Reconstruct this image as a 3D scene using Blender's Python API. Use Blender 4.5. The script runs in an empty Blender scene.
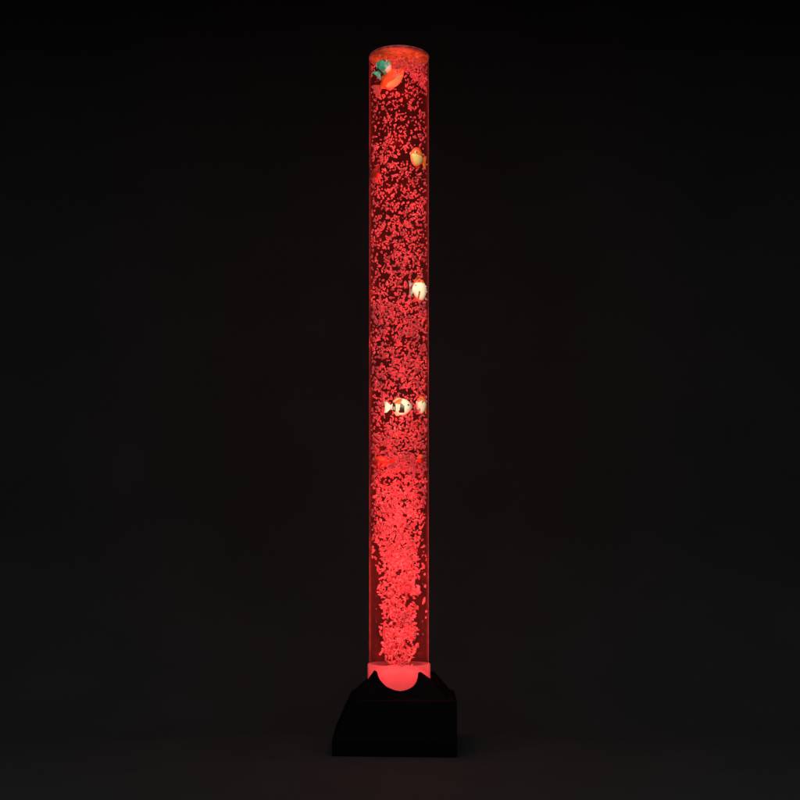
import bpy, bmesh, math, random
from mathutils import Vector, Matrix, noise
random.seed(11)
sc = bpy.context.scene
C = sc.collection
PI = math.pi

# ---------------------------------------------------------------- scale
S = 0.1/59.5            # metres per photo pixel on the plane of the column axis
D = 2.1                 # camera distance
F = D/S                 # focal length in photo pixels
ZC = 0.3145             # camera height
CX = S                  # camera x
HY = 560                # photo row of the horizon
def at(px, py, Y=0.0):
    k = (D+Y)/F
    return Vector((CX+(px-400)*k, Y, ZC+(HY-py)*k))

# ---------------------------------------------------------------- helpers
def mat(name, col, rough=0.5, spec=0.5, bump=0, bscale=60, var=0.0, vscale=30, metal=0, coat=0, emit=None, estr=0, trans=0):
    m = bpy.data.materials.new(name); m.use_nodes = True
    nt = m.node_tree; b = nt.nodes['Principled BSDF']
    b.inputs['Base Color'].default_value = (*col, 1)
    b.inputs['Roughness'].default_value = rough
    b.inputs['Specular IOR Level'].default_value = spec
    b.inputs['Metallic'].default_value = metal
    b.inputs['Coat Weight'].default_value = coat
    tc = nt.nodes.new('ShaderNodeTexCoord')
    if var:
        n = nt.nodes.new('ShaderNodeTexNoise'); n.inputs['Scale'].default_value = vscale; n.inputs['Detail'].default_value = 5
        r = nt.nodes.new('ShaderNodeValToRGB')
        r.color_ramp.elements[0].position = .3; r.color_ramp.elements[1].position = .7
        r.color_ramp.elements[0].color = (*[c*(1-var) for c in col], 1)
        r.color_ramp.elements[1].color = (*[min(1, c*(1+var)) for c in col], 1)
        nt.links.new(tc.outputs['Object'], n.inputs['Vector']); nt.links.new(n.outputs['Fac'], r.inputs['Fac'])
        nt.links.new(r.outputs['Color'], b.inputs['Base Color'])
    if bump:
        n = nt.nodes.new('ShaderNodeTexNoise'); n.inputs['Scale'].default_value = bscale; n.inputs['Detail'].default_value = 6
        bp = nt.nodes.new('ShaderNodeBump'); bp.inputs['Strength'].default_value = bump; bp.inputs['Distance'].default_value = .002
        nt.links.new(tc.outputs['Object'], n.inputs['Vector']); nt.links.new(n.outputs['Fac'], bp.inputs['Height'])
        nt.links.new(bp.outputs['Normal'], b.inputs['Normal'])
    if emit:
        b.inputs['Emission Color'].default_value = (*emit, 1); b.inputs['Emission Strength'].default_value = estr
    return m

def obj(name, bm, mats, parent=None, smooth=True):
    me = bpy.data.meshes.new(name)
    bmesh.ops.recalc_face_normals(bm, faces=bm.faces[:])
    bm.to_mesh(me); bm.free()
    for m in (mats if isinstance(mats, (list, tuple)) else [mats]): me.materials.append(m)
    if smooth:
        for p in me.polygons: p.use_smooth = True
    o = bpy.data.objects.new(name, me); C.objects.link(o)
    if parent: o.parent = parent
    return o
def tag(o, label=None, cat=None, group=None, kind=None):
    if label: o['label'] = label
    if cat: o['category'] = cat
    if group: o['group'] = group
    if kind: o['kind'] = kind
    return o
def empty(name, loc, rot=(0,0,0)):
    o = bpy.data.objects.new(name, None); C.objects.link(o)
    o.location = loc; o.rotation_euler = rot; o.empty_display_size = .02
    return o
def lathe(bm, prof, n=96, close=False):
    rings = []
    for r, z in prof:
        if r < 1e-6: rings.append([bm.verts.new((0,0,z))])
        else: rings.append([bm.verts.new((r*math.cos(2*PI*i/n), r*math.sin(2*PI*i/n), z)) for i in range(n)])
    pairs = list(zip(rings, rings[1:]))
    if close: pairs.append((rings[-1], rings[0]))
    for a, b in pairs:
        for i in range(n):
            j = (i+1) % n
            if len(a) == 1 and len(b) == 1: continue
            if len(a) == 1: bm.faces.new((a[0], b[i], b[j]))
            elif len(b) == 1: bm.faces.new((a[i], a[j], b[0]))
            else: bm.faces.new((a[i], a[j], b[j], b[i]))
    return bm

# ---------------------------------------------------------------- materials
def shell_mat(name, col, facing_lo, facing_hi, tint, blend=.35, gloss=.04):
    """clear wall: mostly transparent, with a little scattering that grows where it is seen edge-on"""
    m = bpy.data.materials.new(name); m.use_nodes = True
    nt = m.node_tree; nt.nodes.clear(); N = nt.nodes.new; L = nt.links.new
    out = N('ShaderNodeOutputMaterial')
    tr = N('ShaderNodeBsdfTransparent'); tr.inputs[0].default_value = (*tint, 1)
    df = N('ShaderNodeBsdfDiffuse'); df.inputs[0].default_value = (*col, 1)
    tl = N('ShaderNodeBsdfTranslucent'); tl.inputs[0].default_value = (*col, 1)
    gl = N('ShaderNodeBsdfGlossy'); gl.inputs['Roughness'].default_value = .08
    a = N('ShaderNodeMixShader'); a.inputs[0].default_value = .65
    L(df.outputs[0], a.inputs[1]); L(tl.outputs[0], a.inputs[2])
    lw = N('ShaderNodeLayerWeight'); lw.inputs['Blend'].default_value = blend
    mr = N('ShaderNodeMapRange'); mr.inputs['To Min'].default_value = facing_lo; mr.inputs['To Max'].default_value = facing_hi
    pw = N('ShaderNodeMath'); pw.operation = 'POWER'; pw.inputs[1].default_value = 6.0
    L(lw.outputs['Facing'], pw.inputs[0]); L(pw.outputs[0], mr.inputs['Value'])
    b = N('ShaderNodeMixShader'); L(mr.outputs[0], b.inputs[0]); L(tr.outputs[0], b.inputs[1]); L(a.outputs[0], b.inputs[2])
    fr = N('ShaderNodeFresnel'); fr.inputs['IOR'].default_value = 1.3
    fm = N('ShaderNodeMath'); fm.operation = 'MULTIPLY'; fm.inputs[1].default_value = gloss*10
    L(fr.outputs[0], fm.inputs[0])
    c = N('ShaderNodeMixShader'); L(fm.outputs[0], c.inputs[0]); L(b.outputs[0], c.inputs[1]); L(gl.outputs[0], c.inputs[2])
    L(c.outputs[0], out.inputs['Surface'])
    return m

def bubble_mat(name, col, tl_mix=.55):
    m = bpy.data.materials.new(name); m.use_nodes = True
    nt = m.node_tree; nt.nodes.clear(); N = nt.nodes.new; L = nt.links.new
    out = N('ShaderNodeOutputMaterial')
    df = N('ShaderNodeBsdfDiffuse'); tl = N('ShaderNodeBsdfTranslucent')
    tc = N('ShaderNodeTexCoord'); n = N('ShaderNodeTexNoise'); n.inputs['Scale'].default_value = 150; n.inputs['Detail'].default_value = 1
    r = N('ShaderNodeValToRGB'); r.color_ramp.elements[0].position = .3; r.color_ramp.elements[1].position = .7
    r.color_ramp.elements[0].color = (*[c*.6 for c in col], 1)
    r.color_ramp.elements[1].color = (*[min(1, c*1.35) for c in col], 1)
    L(tc.outputs['Object'], n.inputs['Vector']); L(n.outputs['Fac'], r.inputs['Fac'])
    L(r.outputs[0], df.inputs[0]); L(r.outputs[0], tl.inputs[0])
    a = N('ShaderNodeMixShader'); a.inputs[0].default_value = tl_mix
    L(df.outputs[0], a.inputs[1]); L(tl.outputs[0], a.inputs[2])
    gl = N('ShaderNodeBsdfGlossy'); gl.inputs['Roughness'].default_value = .25
    b = N('ShaderNodeMixShader'); b.inputs[0].default_value = .05
    L(a.outputs[0], b.inputs[1]); L(gl.outputs[0], b.inputs[2])
    # rims of a bubble let light through
    tr = N('ShaderNodeBsdfTransparent')
    lw = N('ShaderNodeLayerWeight'); lw.inputs['Blend'].default_value = .5
    pw = N('ShaderNodeMath'); pw.operation = 'POWER'; pw.inputs[1].default_value = 3.0
    mm = N('ShaderNodeMath'); mm.operation = 'MULTIPLY'; mm.inputs[1].default_value = 1.0
    L(lw.outputs['Facing'], pw.inputs[0]); L(pw.outputs[0], mm.inputs[0])
    c = N('ShaderNodeMixShader'); L(mm.outputs[0], c.inputs[0]); L(b.outputs[0], c.inputs[1]); L(tr.outputs[0], c.inputs[2])
    L(c.outputs[0], out.inputs['Surface'])
    return m

LC = (1.0, .078, .080)                     # red given to the lamps added inside the column
M_back = mat('matte_backdrop', (.0162, .0188, .0188), rough=.95, spec=.05, var=.08, vscale=6)
M_black = mat('black_plastic', (.0014, .0011, .0011), rough=.7, spec=.03, bump=.4, bscale=90, var=.3, vscale=25)
M_tube = shell_mat('clear_acrylic', (.9, .42, .40), .002, .26, (.985, .985, .985), blend=.5, gloss=.004)
M_water = shell_mat('lit_water', (.95, .14, .02), .019, .04, (.97, .95, .95), blend=.4, gloss=0)  # clear water, with the red wash of scattered light put into its colour
M_bub = bubble_mat('bubbles', (.64, .33, .35))  # colourless bubbles, partly tinted with the red light that falls on them
M_foot = shell_mat('frosted_acrylic', (.95, .60, .60), .30, .95, (.98, .95, .95), blend=.5)
M_cap = bubble_mat('translucent_cap', (.62, .46, .14), .4)
M_rim = bubble_mat('cap_rim', (.9, .36, .34), .7)
M_glow = mat('lit_diffuser', (.3, .05, .05), rough=.5, emit=(1, .060, .070), estr=.95, var=.05, vscale=60)

M_cream = mat('cream_plastic', (.92, .86, .66), rough=.35, var=.08, vscale=200, coat=.08)
M_orange = mat('orange_plastic', (.9, .19, .03), rough=.35, var=.2, vscale=150, coat=.08)
M_red = mat('red_plastic', (.85, .07, .035), rough=.35, var=.2, vscale=150, coat=.08)
M_yellow = mat('yellow_plastic', (.92, .66, .22), rough=.35, var=.12, vscale=180, coat=.08)
M_green = mat('green_plastic', (.05, .62, .42), rough=.35, var=.45, vscale=180, coat=.08)
M_dark = mat('black_paint', (.006, .004, .004), rough=.4)
M_white = mat('white_paint', (.9, .88, .8), rough=.3)

# ---------------------------------------------------------------- setting: seamless sweep
bm = bmesh.new()
prof = [(-4.0, 0)]
WALL, RAD = .55, .40
prof += [(-2.0, 0), (-1.0, 0)]
for i in range(25):
    a = i/24*PI/2
    prof.append((WALL-RAD+RAD*math.sin(a), RAD-RAD*math.cos(a)))
prof += [(WALL, .8), (WALL, 1.4), (WALL, 3.2)]
xs = [-3+i*.25 for i in range(25)]
grid = [[bm.verts.new((x, y, z)) for x in xs] for y, z in prof]
for a, b in zip(grid, grid[1:]):
    for i in range(len(xs)-1): bm.faces.new((a[i], a[i+1], b[i+1], b[i]))
tag(obj('backdrop', bm, M_back), kind='structure')

# ---------------------------------------------------------------- the lamp
R_T = .0500; R_W = .0490
Z_TOP = at(399, 57.5).z; Z_BOT = at(399, 697).z
lamp = empty('bubble_lamp', (0, 0, 0))
tag(lamp, 'tall clear bubble tube lamp glowing red on a black peaked base', 'lamp')

# plinth: lower tier
def quad_ring(pts, n=14, rc=.004):
    """pts: four (x,y) corners; returns a slightly rounded outline"""
    out = []
    k = len(pts)
    for i in range(k):
        a, b, c = Vector(pts[i-1]), Vector(pts[i]), Vector(pts[(i+1) % k])
        u = (a-b).normalized(); v = (c-b).normalized()
        for j in range(5):
            t = j/4
            p0, p2 = b+u*rc, b+v*rc
            out.append(p0*(1-t)**2+b*2*t*(1-t)+p2*t*t)
    return out
def P(px, Y): return (CX+(px-400)*(D+Y)/F, Y)
levels = [
  (0.0,   [P(332, -.098), P(457, -.113), (.098, .100), (-.112, .100)]),
  (0.024, [P(332, -.097), P(457, -.112), (.098, .099), (-.111, .099)]),
  (0.0865,[P(350.5, -.078), P(457, -.0915), (.096, .084), (-.083, .084)]),
]
lv = levels[:2]
for k in range(1, 9):
    t = k/8; (za, pa), (zb, pb) = levels[1], levels[2]
    lv.append((za+(zb-za)*t, [tuple(Vector(a).lerp(Vector(b), t)) for a, b in zip(pa, pb)]))
bm = bmesh.new(); rings = []
for z, pts in lv:
    rings.append([bm.verts.new((p.x, p.y, z)) for p in quad_ring(pts)])
for a, b in zip(rings, rings[1:]):
    for i in range(len(a)):
        j = (i+1) % len(a); bm.faces.new((a[i], a[j], b[j], b[i]))
bm.faces.new(rings[0][::-1])
top_in = [bm.verts.new((v.co.x*.93, v.co.y*.93, .0895)) for v in rings[-1]]
for i in range(len(top_in)):
    j = (i+1) % len(top_in); bm.faces.new((rings[-1][i], rings[-1][j], top_in[j], top_in[i]))
hole = [bm.verts.new((v.co.x*.55, v.co.y*.55, .0895)) for v in rings[-1]]
for i in range(len(hole)):
    j = (i+1) % len(hole); bm.faces.new((top_in[i], top_in[j], hole[j], hole[i]))
bmesh.ops.triangulate(bm, faces=bm.faces[:])
obj('plinth', bm, M_black, lamp, smooth=False)

# collar: four peaks with a U-shaped dip between each pair
ZB = .0897
bot = [P(354, -.074), P(449, -.083), (.088, .076), (-.077, .076)]
topc = [P(374, -.056), P(420.5, -.056), (.0595, .040), (-.040, .050)]
ZP = [at(374, 670.5, -.056).z, at(420.5, 672, -.056).z, at(433, 671, .040).z, at(374, 671, .05).z]
Z_DIP = at(399, 690, -.060).z
bm = bmesh.new(); NS = 28; MJ = 10
cols = []
for s in range(4):
    a0, a1 = Vector(bot[s]), Vector(bot[(s+1) % 4]); b0, b1 = Vector(topc[s]), Vector(topc[(s+1) % 4])
    for k in range(NS):
        t = k/NS
        zp = ZP[s]*(1-t)+ZP[(s+1) % 4]*t
        e = min(t, 1-t)*2
        e2 = max(0, (e-.035)/.965)
        dip = math.sin(e2*PI/2)**1.25
        zmid = Z_DIP if s == 0 else (Z_DIP+.004)
        zt = zp+(zmid-zp)*dip
        zt += .0008*noise.noise(Vector((s*3.1+t*9, 0, 0)))
        A = a0.lerp(a1, t); B = b0.lerp(b1, t)
        cols.append((A, B, zp, zt))
outer = []
for A, B, zp, zt in cols:
    col = []
    for j in range(MJ+1):
        z = ZB+(zt-ZB)*j/MJ
        h = (z-ZB)/(zp-ZB)
        p = A.lerp(B, h)
        col.append(bm.verts.new((p.x, p.y, z)))
    # thickness: step in, then the inner wall
    d = Vector((p.x, p.y)).normalized()*.0035
    col.append(bm.verts.new((p.x-d.x, p.y-d.y, zt-.0004)))
    col.append(bm.verts.new((p.x-d.x*1.3, p.y-d.y*1.3, ZB-.01)))
    outer.append(col)
n = len(outer)
for i in range(n):
    a, b = outer[i], outer[(i+1) % n]
    for j in range(len(a)-1): bm.faces.new((a[j], b[j], b[j+1], a[j+1]))
obj('collar', bm, M_black, lamp, smooth=False)

# glowing diffuser bowl inside the collar
bm = bmesh.new()
zf = at(399, 668).z
lathe(bm, [(0, ZB-.012), (.030, ZB-.010), (.046, ZB-.002), (.0478, zf-.013), (.0460, zf-.008), (.038, zf-.003), (.028, zf+.002), (.012, zf+.005), (0, zf+.006)])
obj('light_diffuser', bm, M_glow, lamp)

# foot ring, slightly wider than the tube
bm = bmesh.new(); z0, z1 = Z_BOT-.004, at(399, 663.5).z
lathe(bm, [(.0506, z0), (.0526, z0), (.0526, z1-.0015), (.0518, z1), (.0506, z1)], close=True)
obj('foot_ring', bm, M_foot, lamp)
# thin seam ring where the bottom plug is glued in
bm = bmesh.new(); zr = at(399, 652).z
lathe(bm, [(.0482, zr), (.0496, zr), (.0496, zr+.0008), (.0482, zr+.0008)], close=True)
obj('seal_ring', bm, M_water, lamp)

# tube wall
bm = bmesh.new()
lathe(bm, [(R_T, Z_BOT), (R_T, Z_TOP-.0014)])
obj('tube', bm, M_tube, lamp)
# cap at the top: thin plate with a rim
bm = bmesh.new()
lathe(bm, [(0, Z_TOP-.003), (.0474, Z_TOP-.003), (.0479, Z_TOP-.0026), (.0479, Z_TOP-.0008), (.0474, Z_TOP), (0, Z_TOP)])
obj('end_cap', bm, M_cap, lamp)
bm = bmesh.new()
lathe(bm, [(R_T-.0006, Z_TOP-.0034), (R_T+.0003, Z_TOP-.0012), (R_T+.0008, Z_TOP-.0006), (R_T+.0003, Z_TOP+.0005), (R_T-.0020, Z_TOP+.0006), (R_T-.0020, Z_TOP-.0034)], close=True)
obj('cap_rim', bm, M_rim, lamp)

# water
Z_WS = at(399, 65).z
bm = bmesh.new()
lathe(bm, [(R_W, zf+.004), (R_W, Z_WS-.001), (R_W-.001, Z_WS), (0, Z_WS-.0004)])
w = obj('water', bm, M_water); tag(w, kind='structure')

# ---------------------------------------------------------------- fish
FISH = []
def loft(bm, secs, n=20):
    """secs: (x, zc, half height, half thickness); closed at both ends"""
    rings = []
    for x, zc, h, t in secs:
        rings.append([bm.verts.new((x, t*math.cos(2*PI*i/n), zc+h*math.sin(2*PI*i/n))) for i in range(n)])
    for a, b in zip(rings, rings[1:]):
        for i in range(n):
            j = (i+1) % n; bm.faces.new((a[i], a[j], b[j], b[i]))
    bm.faces.new(rings[0]); bm.faces.new(rings[-1][::-1])
def fin(outline, th=.0005):
    bm = bmesh.new()
    f = [bm.verts.new((x, -th, z)) for x, z in outline]; g = [bm.verts.new((x, th, z)) for x, z in outline]
    n = len(f); bm.faces.new(f); bm.faces.new(g[::-1])
    for i in range(n): bm.faces.new((f[i], g[i], g[(i+1) % n], f[(i+1) % n]))
    return bm
def fish(name, px, py, Y, L, H, T, yaw, roll, paint, mats, label, cat='fish', tailm=0, finm=0, group='plastic fish drifting in the column', flip=1):
    """fish faces -x before rotation; L length, H height, T thickness in photo pixels"""
    L *= S; H *= S; T *= S
    c = at(px, py, Y)
    root = empty(name, c, (0, roll, yaw)); tag(root, label, cat, group)
    if flip < 0: root.scale = (-1, 1, 1)
    bm = bmesh.new(); secs = []
    n = 44
    for i in range(n+1):
        u = i/n
        h = (math.sin(PI*min(1, (u*.97+.015))**.90)**.95)*(1-.12*u)+.05
        x = -L*.5+u*L*.78
        secs.append((x, 0, max(.04, h)*H*.5, max(.05, h)*T*.5))
    loft(bm, secs, 44)
    bm.faces.ensure_lookup_table()
    for f in bm.faces:
        p = f.calc_center_median()
        f.material_index = paint((p.x+L*.5)/L, p.z/(H*.5), p.y)
    obj('body', bm, mats, root)
    x0 = L*.24
    ow = [(x0, H*.10), (x0+L*.14, H*.33), (x0+L*.24, H*.36), (x0+L*.21, H*.12), (x0+L*.2, 0), (x0+L*.21, -H*.12), (x0+L*.24, -H*.36), (x0+L*.14, -H*.33), (x0, -H*.10)]
    obj('tail_fin', fin(ow), mats[tailm], root, smooth=False)
    obj('dorsal_fin', fin([(-L*.22, H*.42), (-L*.12, H*.52), (0, H*.56), (L*.12, H*.42), (L*.18, H*.28), (0, H*.30)]), mats[finm], root, smooth=False)
    obj('belly_fin', fin([(-L*.1, -H*.42), (-L*.04, -H*.52), (L*.06, -H*.52), (L*.14, -H*.30), (0, -H*.32)]), mats[finm], root, smooth=False)
    for sgn in (-1, 1):
        bm = bmesh.new()
        mt = Matrix.Translation((-L*.36, sgn*T*.30, H*.10)) @ Matrix.Diagonal((1, .6, 1, 1))
        bmesh.ops.create_uvsphere(bm, u_segments=14, v_segments=10, radius=H*.085, matrix=mt)
        e = obj('eye', bm, M_white, root)
        bm = bmesh.new()
        mt = Matrix.Translation((-L*.365, sgn*(T*.30+H*.035), H*.10)) @ Matrix.Diagonal((1, .6, 1, 1))
        bmesh.ops.create_uvsphere(bm, u_segments=12, v_segments=8, radius=H*.052, matrix=mt)
        obj('pupil', bm, M_dark, e)
    # keep the whole fish inside the tube wall
    bpy.context.view_layer.update()
    for _ in range(40):
        pts = [o.matrix_world @ v.co for o in root.children_recursive for v in o.data.vertices]
        p = max(pts, key=lambda q: q.x*q.x+q.y*q.y); rm = math.hypot(p.x, p.y)
        if rm < .0482: break
        root.location.x -= p.x*.01; root.location.y -= p.y*.05
        bpy.context.view_layer.update()
    print(name, 'moved px', (root.location-c)/S)
    Y = root.location.y; k = F/(D+Y); px = 400+(root.location.x-CX)*k
    FISH.append((px, py, Y, L/S*.5*abs(math.cos(yaw)), H/S*.5))
    return root
d2r = math.radians
# green fish under the surface, eyes towards the right
def paint_green(u, v, y):
    if .62 < u < .70 or (.1 < u < .17 and v > .2): return 1
    return 2 if v < -.55 and u < .5 else 0
fish('green_fish', 380.5, 67.5, -.026, 20, 17, 9, d2r(162), d2r(44), paint_green, [M_green, M_dark, M_cream],
     'small green fish with black markings, highest in the tube just under the cap')
def paint_or(u, v, y): return 1 if v < -.38 and u < .6 else (2 if v > .7 else 0)
fish('orange_fish', 385.5, 80.5, -.024, 37, 18, 9, d2r(158), d2r(27), paint_or, [M_orange, M_yellow, M_red],
     'orange fish with yellow belly tilted diagonally directly below the green fish', tailm=2, finm=2)
def paint_oy(u, v, y): return 1 if v < -.02 else (2 if v > .55 else 0)
fish('goldfish', 419, 158, -.022, 25, 19, 10, d2r(52), d2r(8), paint_oy, [M_orange, M_yellow, M_red],
     'orange fish with yellow belly at the right wall, highest on that side', tailm=0, finm=2)
fish('red_fish', 374, 174, -.004, 20, 14, 8, d2r(-70), d2r(-14), lambda u, v, y: 0, [M_red, M_orange],
     'plain red fish at the left wall, in the upper quarter of the tube')
def paint_cr(u, v, y): return 1 if v > .58 else 0
fish('cream_fish', 421.0, 289, -.018, 25, 22, 11, d2r(226), d2r(4), paint_cr, [M_cream, M_orange],
     'cream fish with orange back seen through bubbles at the right wall, alone at mid height', tailm=0, finm=1)
def paint_clown(u, v, y):
    if v > .30 and .38 < u < .60: return 1
    if .565 < u < .665 and -.6 < v < .95:
        return 0 if (.597 < u < .635 and -.38 < v < 0) else (2 if v < .55 or v > .8 else 0)
    if .26 < u < .40+.10*max(0, -v) and -.72 < v < .15+.25*(u-.27)/.1: return 2
    if .36 < u < .41 and .7 < v < .95: return 2
    return 0
fish('striped_fish', 397.8, 407, -.036, 29, 16.5, 9, d2r(176), 0, paint_clown, [M_cream, M_orange, M_dark],
     'cream fish with two black stripes and an orange patch on its back', finm=1)
fish('cream_fish', 423, 405.5, -.014, 20, 18, 9, d2r(64), d2r(6), lambda u, v, y: 1 if v > .25 else 0, [M_cream, M_orange],
     'cream and orange fish at the right wall, level with the striped fish', tailm=1, finm=1)
fish('red_fish', 381, 461.5, -.030, 27, 11, 8, d2r(-28), d2r(4), lambda u, v, y: 0, [M_red, M_orange],
     'red fish among dense bubbles at the left wall, lowest fish on that side')
fish('red_fish', 422, 459, -.018, 15, 9, 7, d2r(60), 0, lambda u, v, y: 1 if v > .3 else 0, [M_red, M_orange],
     'red fish among dense bubbles at the right wall, lowest of all fish on that side')

# ---------------------------------------------------------------- bubbles
proto = bmesh.new(); bmesh.ops.create_icosphere(proto, subdivisions=2, radius=1.0)
PV = [v.co.copy() for v in proto.verts]; PF = [[v.index for v in f.verts] for f in proto.faces]; proto.free()
def add_blob(V, Fc, c, r, el, flat=1.0, ax=None):
    ax = ax or Vector((random.gauss(0, 1), random.gauss(0, 1), random.gauss(0, 1.2))).normalized()
    q = ax.to_track_quat('Z', 'X').to_matrix()
    off = Vector((random.uniform(0, 99), random.uniform(0, 99), random.uniform(0, 99)))
    base = len(V)
    bend = random.uniform(-.45, .45)
    for p in PV:
        k = 1+.60*noise.noise(p*1.25+off)
        l = Vector((p.x*r*k*flat+bend*r*(p.z*p.z-.4), p.y*r*k, p.z*r*k*el))
        w_ = q @ l
        V.append((c.x+w_.x, c.y+w_.y, c.z+w_.z))
    for f in PF: Fc.append([base+i for i in f])
def from_lists(name, V, Fc, m):
    me = bpy.data.meshes.new(name); me.from_pydata(V, [], Fc); me.update()
    me.polygons.foreach_set('use_smooth', [True]*len(me.polygons))
    me.materials.append(m)
    o = bpy.data.objects.new(name, me); C.objects.link(o); return o

# added unseen lamps, standing in for light scattered through the column: (x, y, z)
LPOS = []
def add_light(r, a, z): LPOS.append((r*math.cos(a), r*math.sin(a), z))
NU = 84
for i in range(NU):
    t = (i+.5)/NU
    pyl = 572+(74-572)*t
    a = i*2.39996; r = (.030, .012, .038, .022)[i % 4]
    c = Vector((r*math.cos(a), r*math.sin(a), at(399, pyl).z))
    if any((c-at(f[0], f[1], f[2])).length < .019 for f in FISH): r = .004
    add_light(r, a, c.z)
for i in range(60):
    pyl = 560+(656-560)*(i+.5)/60
    a = -PI/2+math.radians((0, 48, -48, 100, -100, 20, -20, 170)[i % 8])
    add_light(.040, a, at(399, pyl).z)
for i in range(24):
    pyl = 418+(560-418)*(i+.5)/24
    add_light(.042, -PI/2+math.radians((0, 40, -40)[i % 3]), at(399, pyl).z)
for k in range(9): add_light(.036, k*PI/4.5-.4, Z_TOP-.014)
for a in (-100, -60, -130): add_light(.038, math.radians(a), at(399, 657).z)
for a, pyl in ((-105, 74), (-125, 90), (-75, 76), (-45, 80), (-15, 84), (-110, 100)):
    add_light(.040, math.radians(a), at(399, pyl).z)

def hits_fish(px, py, Y, margin=0):
    for fx, fy, fY, hl, hh in FISH:
        if fY < Y-.004+.0: continue_ = True
        dx = (px-fx)/(hl+margin+1); dy = (py-fy)/(hh+margin+1)
        if dx*dx+dy*dy < 1:
            strong = (fY < -.030 or fy < 100)
            if Y < fY+.008: return .96 if strong else (.25 if 280 < fy < 300 else .48)
            if Y < fY+.020: return .5
    return 0
def plume_r(py):
    # radius of the froth plume, in photo pixels
    base = 16.5+1.2*math.sin(py*.11)+1.2*math.sin(py*.31+1)
    if py > 630: base -= (py-630)*.10
    if py < 585: base += (585-py)*.16
    return min(base, 26)
def lerp(a, b, t): return a+(b-a)*max(0, min(1, t))
def density(px, py, rr):
    # probability of keeping a candidate; rr = distance from axis in photo pixels
    j = noise.noise(Vector((px*.06, py*.06, 3.3)))+.5*noise.noise(Vector((px*.13, py*.13, 8.3)))
    c = max(.3, 1+.95*j)
    if py < 100:
        if px > 402 and py < 68+(px-402)*.95: return 3
        if py < 70: return 3
        return .42*c
    if py < 452:
        return lerp(lerp(.44, .66, (py-100)/140), .76, (py-240)/200)*c
    if py < 472: return 3 if (abs(px-404) < 12 and py > 456) else 1.15
    pr = plume_r(py)
    if py < 570:
        k = (py-472)/98
        inner = (1.0+.45*k)*max(.35, 1+1.3*j); outer = (.60-.42*k)*c
        return lerp(inner, outer, (rr-pr*.6)/(pr*.5))
    edge = lerp(1, 0, (rr-pr*.70)/(pr*.50))
    return lerp(1.7, 3.0, (py-620)/30)*edge*max(.35, 1+1.3*j)
V1, F1, V2, F2 = [], [], [], []
NC = 9800
cnt = 0
for _ in range(NC*3):
    py = random.uniform(60, 664)
    RB = R_W-.0012
    x = random.uniform(-RB, RB); ch = math.sqrt(RB*RB-x*x); y = random.uniform(-ch, ch); r = math.hypot(x, y)
    z = at(399, py).z
    if z > Z_WS-.002: continue
    k = F/(D+y); px = 400+(x-CX)*k; pyy = HY-(z-ZC)*k
    rr = abs(px-399) if py > 472 else r/S
    dn = density(px, pyy, rr)
    if random.random() > dn/3: continue
    if any((x-q[0])**2+(y-q[1])**2+(z-q[2])**2 < .0055**2 for q in LPOS): continue
    h = hits_fish(px, pyy, y)
    if h and random.random() < h: continue
    sz = random.uniform(.78, 1.35)*lerp(lerp(.74, .90, (pyy-120)/250), 1.0, (pyy-400)/150)*S
    if random.random() < .12: sz *= 1.35
    if r+sz*1.25 > R_W-.0002: continue
    axv = Vector((.04, .04, 1)).normalized() if r+sz*2.2 > R_W else None
    tgt = (V2, F2) if pyy > 472 else (V1, F1)
    add_blob(tgt[0], tgt[1], Vector((x, y, z)), sz, random.uniform(1.0, 2.3 if axv is None else 1.8), random.uniform(.6, 1), axv)
    cnt += 1
print('blobs', cnt)
bpy.context.view_layer.update()
for o in C.objects:
    if o.parent and 'fish' in o.parent.name:
        mr = max(math.hypot((o.matrix_world@v.co).x, (o.matrix_world@v.co).y) for v in o.data.vertices)
        if mr > .0485: print('OUT', o.parent.name, o.name, round(mr, 4))
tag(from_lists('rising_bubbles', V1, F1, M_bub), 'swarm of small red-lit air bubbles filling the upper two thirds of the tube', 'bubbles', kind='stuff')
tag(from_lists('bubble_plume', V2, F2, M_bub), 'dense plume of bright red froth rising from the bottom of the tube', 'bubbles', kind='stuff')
lone = [
 (424.8, 574.5, .9, 1.3, 'tiny lone bubble by the right wall, highest of those beside the lower plume'),
 (418.8, 588.5, 1.5, 1.9, 'large upright lone bubble nearest the plume, right of it'),
 (425.4, 586.0, 1.0, 1.6, 'narrow lone bubble at the right wall beside the large upright one'),
 (424.0, 601.0, 1.35, 2.1, 'long slanted lone bubble in clear water right of the plume'),
 (426.3, 611.5, .95, 1.1, 'round lone bubble at the right wall below the long slanted one'),
 (426.0, 617.5, .8, 1.2, 'lowest small lone bubble at the right wall'),
 (381.0, 628.0, .9, 1.2, 'small lone bubble left of the plume in clear water'),
]
for px, py, r, el, lb in lone:
    V, Fc = [], []
    c = at(px, py, -.012 if px > 420 else -.026)
    add_blob(V, Fc, Vector((0, 0, 0)), r*S*1.25, el, .8, Vector((.25 if py == 601.0 else .05, .1, 1)).normalized())
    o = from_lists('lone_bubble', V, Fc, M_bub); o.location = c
    tag(o, lb, 'bubble', 'lone bubbles beside the plume')

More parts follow.
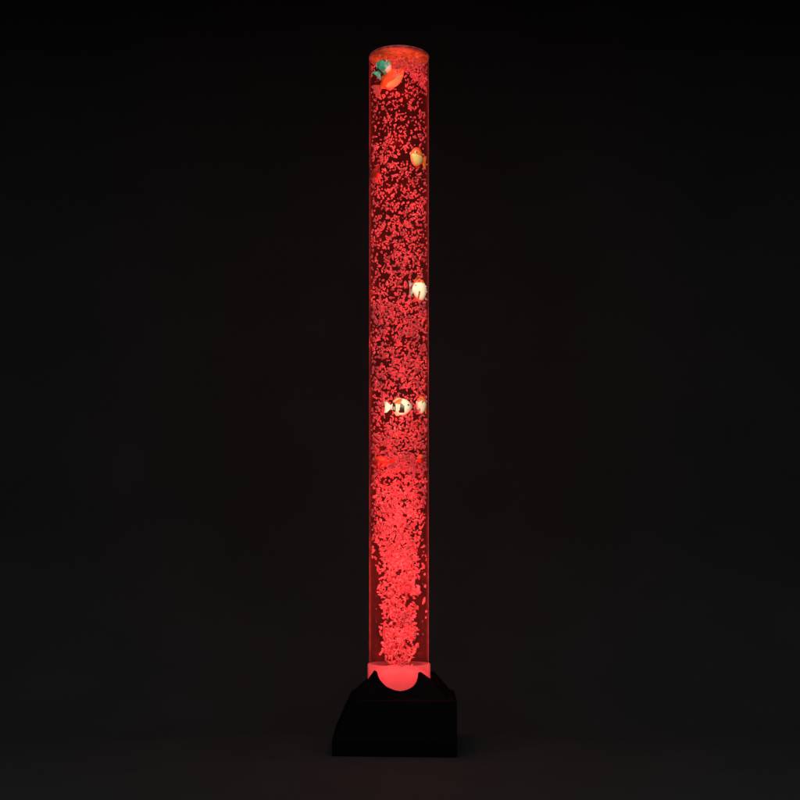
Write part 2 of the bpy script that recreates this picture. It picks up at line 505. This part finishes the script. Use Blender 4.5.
# ---------------------------------------------------------------- light
L_E = .062
for k, q in enumerate(LPOS):
    t = (q[2]-.12)/(Z_TOP-.12)
    l = bpy.data.lights.new('column_fill', 'POINT'); l.shadow_soft_size = 0.0
    l.energy = L_E*(1.12-.66*t)*(.33 if k >= NU else 1); l.color = LC
    o = bpy.data.objects.new('column_fill', l); o.location = q; C.objects.link(o)
def area(name, loc, aim, size, e, col=(1,1,1), spread=180):
    l = bpy.data.lights.new(name, 'AREA'); l.shape = 'DISK'; l.size = size; l.energy = e; l.color = col; l.spread = math.radians(spread)
    o = bpy.data.objects.new(name, l); o.location = loc
    o.rotation_euler = (Vector(aim)-Vector(loc)).to_track_quat('-Z', 'Y').to_euler(); C.objects.link(o); return o
l = bpy.data.lights.new('backdrop_fill', 'AREA'); l.energy = 12; l.color = (.96, 1, .99)  # added unseen strip that lightens the backdrop towards the floor
l.shape = 'RECTANGLE'; l.size = 4.2; l.size_y = .25; l.spread = math.radians(116)
o = bpy.data.objects.new('backdrop_fill', l); o.location = (0, -1.25, 1.7); C.objects.link(o)
o.rotation_euler = (Vector((0, -.15, -.1))-Vector(o.location)).to_track_quat('-Z', 'Y').to_euler()
def spot(px, py, Y, rad, e, col=(1, .90, .66)):  # added unseen white spots that brighten the fish against the red light
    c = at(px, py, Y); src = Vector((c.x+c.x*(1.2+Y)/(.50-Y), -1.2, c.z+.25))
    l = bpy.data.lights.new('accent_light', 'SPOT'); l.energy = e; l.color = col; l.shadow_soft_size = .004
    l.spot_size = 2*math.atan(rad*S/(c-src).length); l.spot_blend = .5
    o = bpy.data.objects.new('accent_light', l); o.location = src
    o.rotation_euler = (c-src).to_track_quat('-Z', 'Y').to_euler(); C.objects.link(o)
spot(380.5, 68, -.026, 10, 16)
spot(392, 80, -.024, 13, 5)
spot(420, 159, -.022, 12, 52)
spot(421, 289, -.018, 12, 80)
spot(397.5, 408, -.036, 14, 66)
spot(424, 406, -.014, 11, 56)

w = bpy.data.worlds.new('World'); sc.world = w; w.use_nodes = True
w.node_tree.nodes['Background'].inputs[0].default_value = (.5, .5, .5, 1)
w.node_tree.nodes['Background'].inputs[1].default_value = .01

# ---------------------------------------------------------------- camera
cam = bpy.data.cameras.new('camera'); co = bpy.data.objects.new('camera', cam); C.objects.link(co)
co.location = (CX, -D, ZC); co.rotation_euler = (PI/2, 0, 0)
cam.sensor_width = 36; cam.lens = 36*F/800; cam.shift_y = (HY-400)/800; cam.clip_end = 100; cam.clip_start = .01
sc.camera = co
sc.render.resolution_x = sc.render.resolution_y = 1024
sc.view_settings.view_transform = 'Standard'; sc.view_settings.look = 'None'
sc.render.engine = 'CYCLES'
sc.cycles.transparent_max_bounces = 32; sc.cycles.max_bounces = 8
sc.cycles.sample_clamp_indirect = 2.0; sc.cycles.sample_clamp_direct = 12
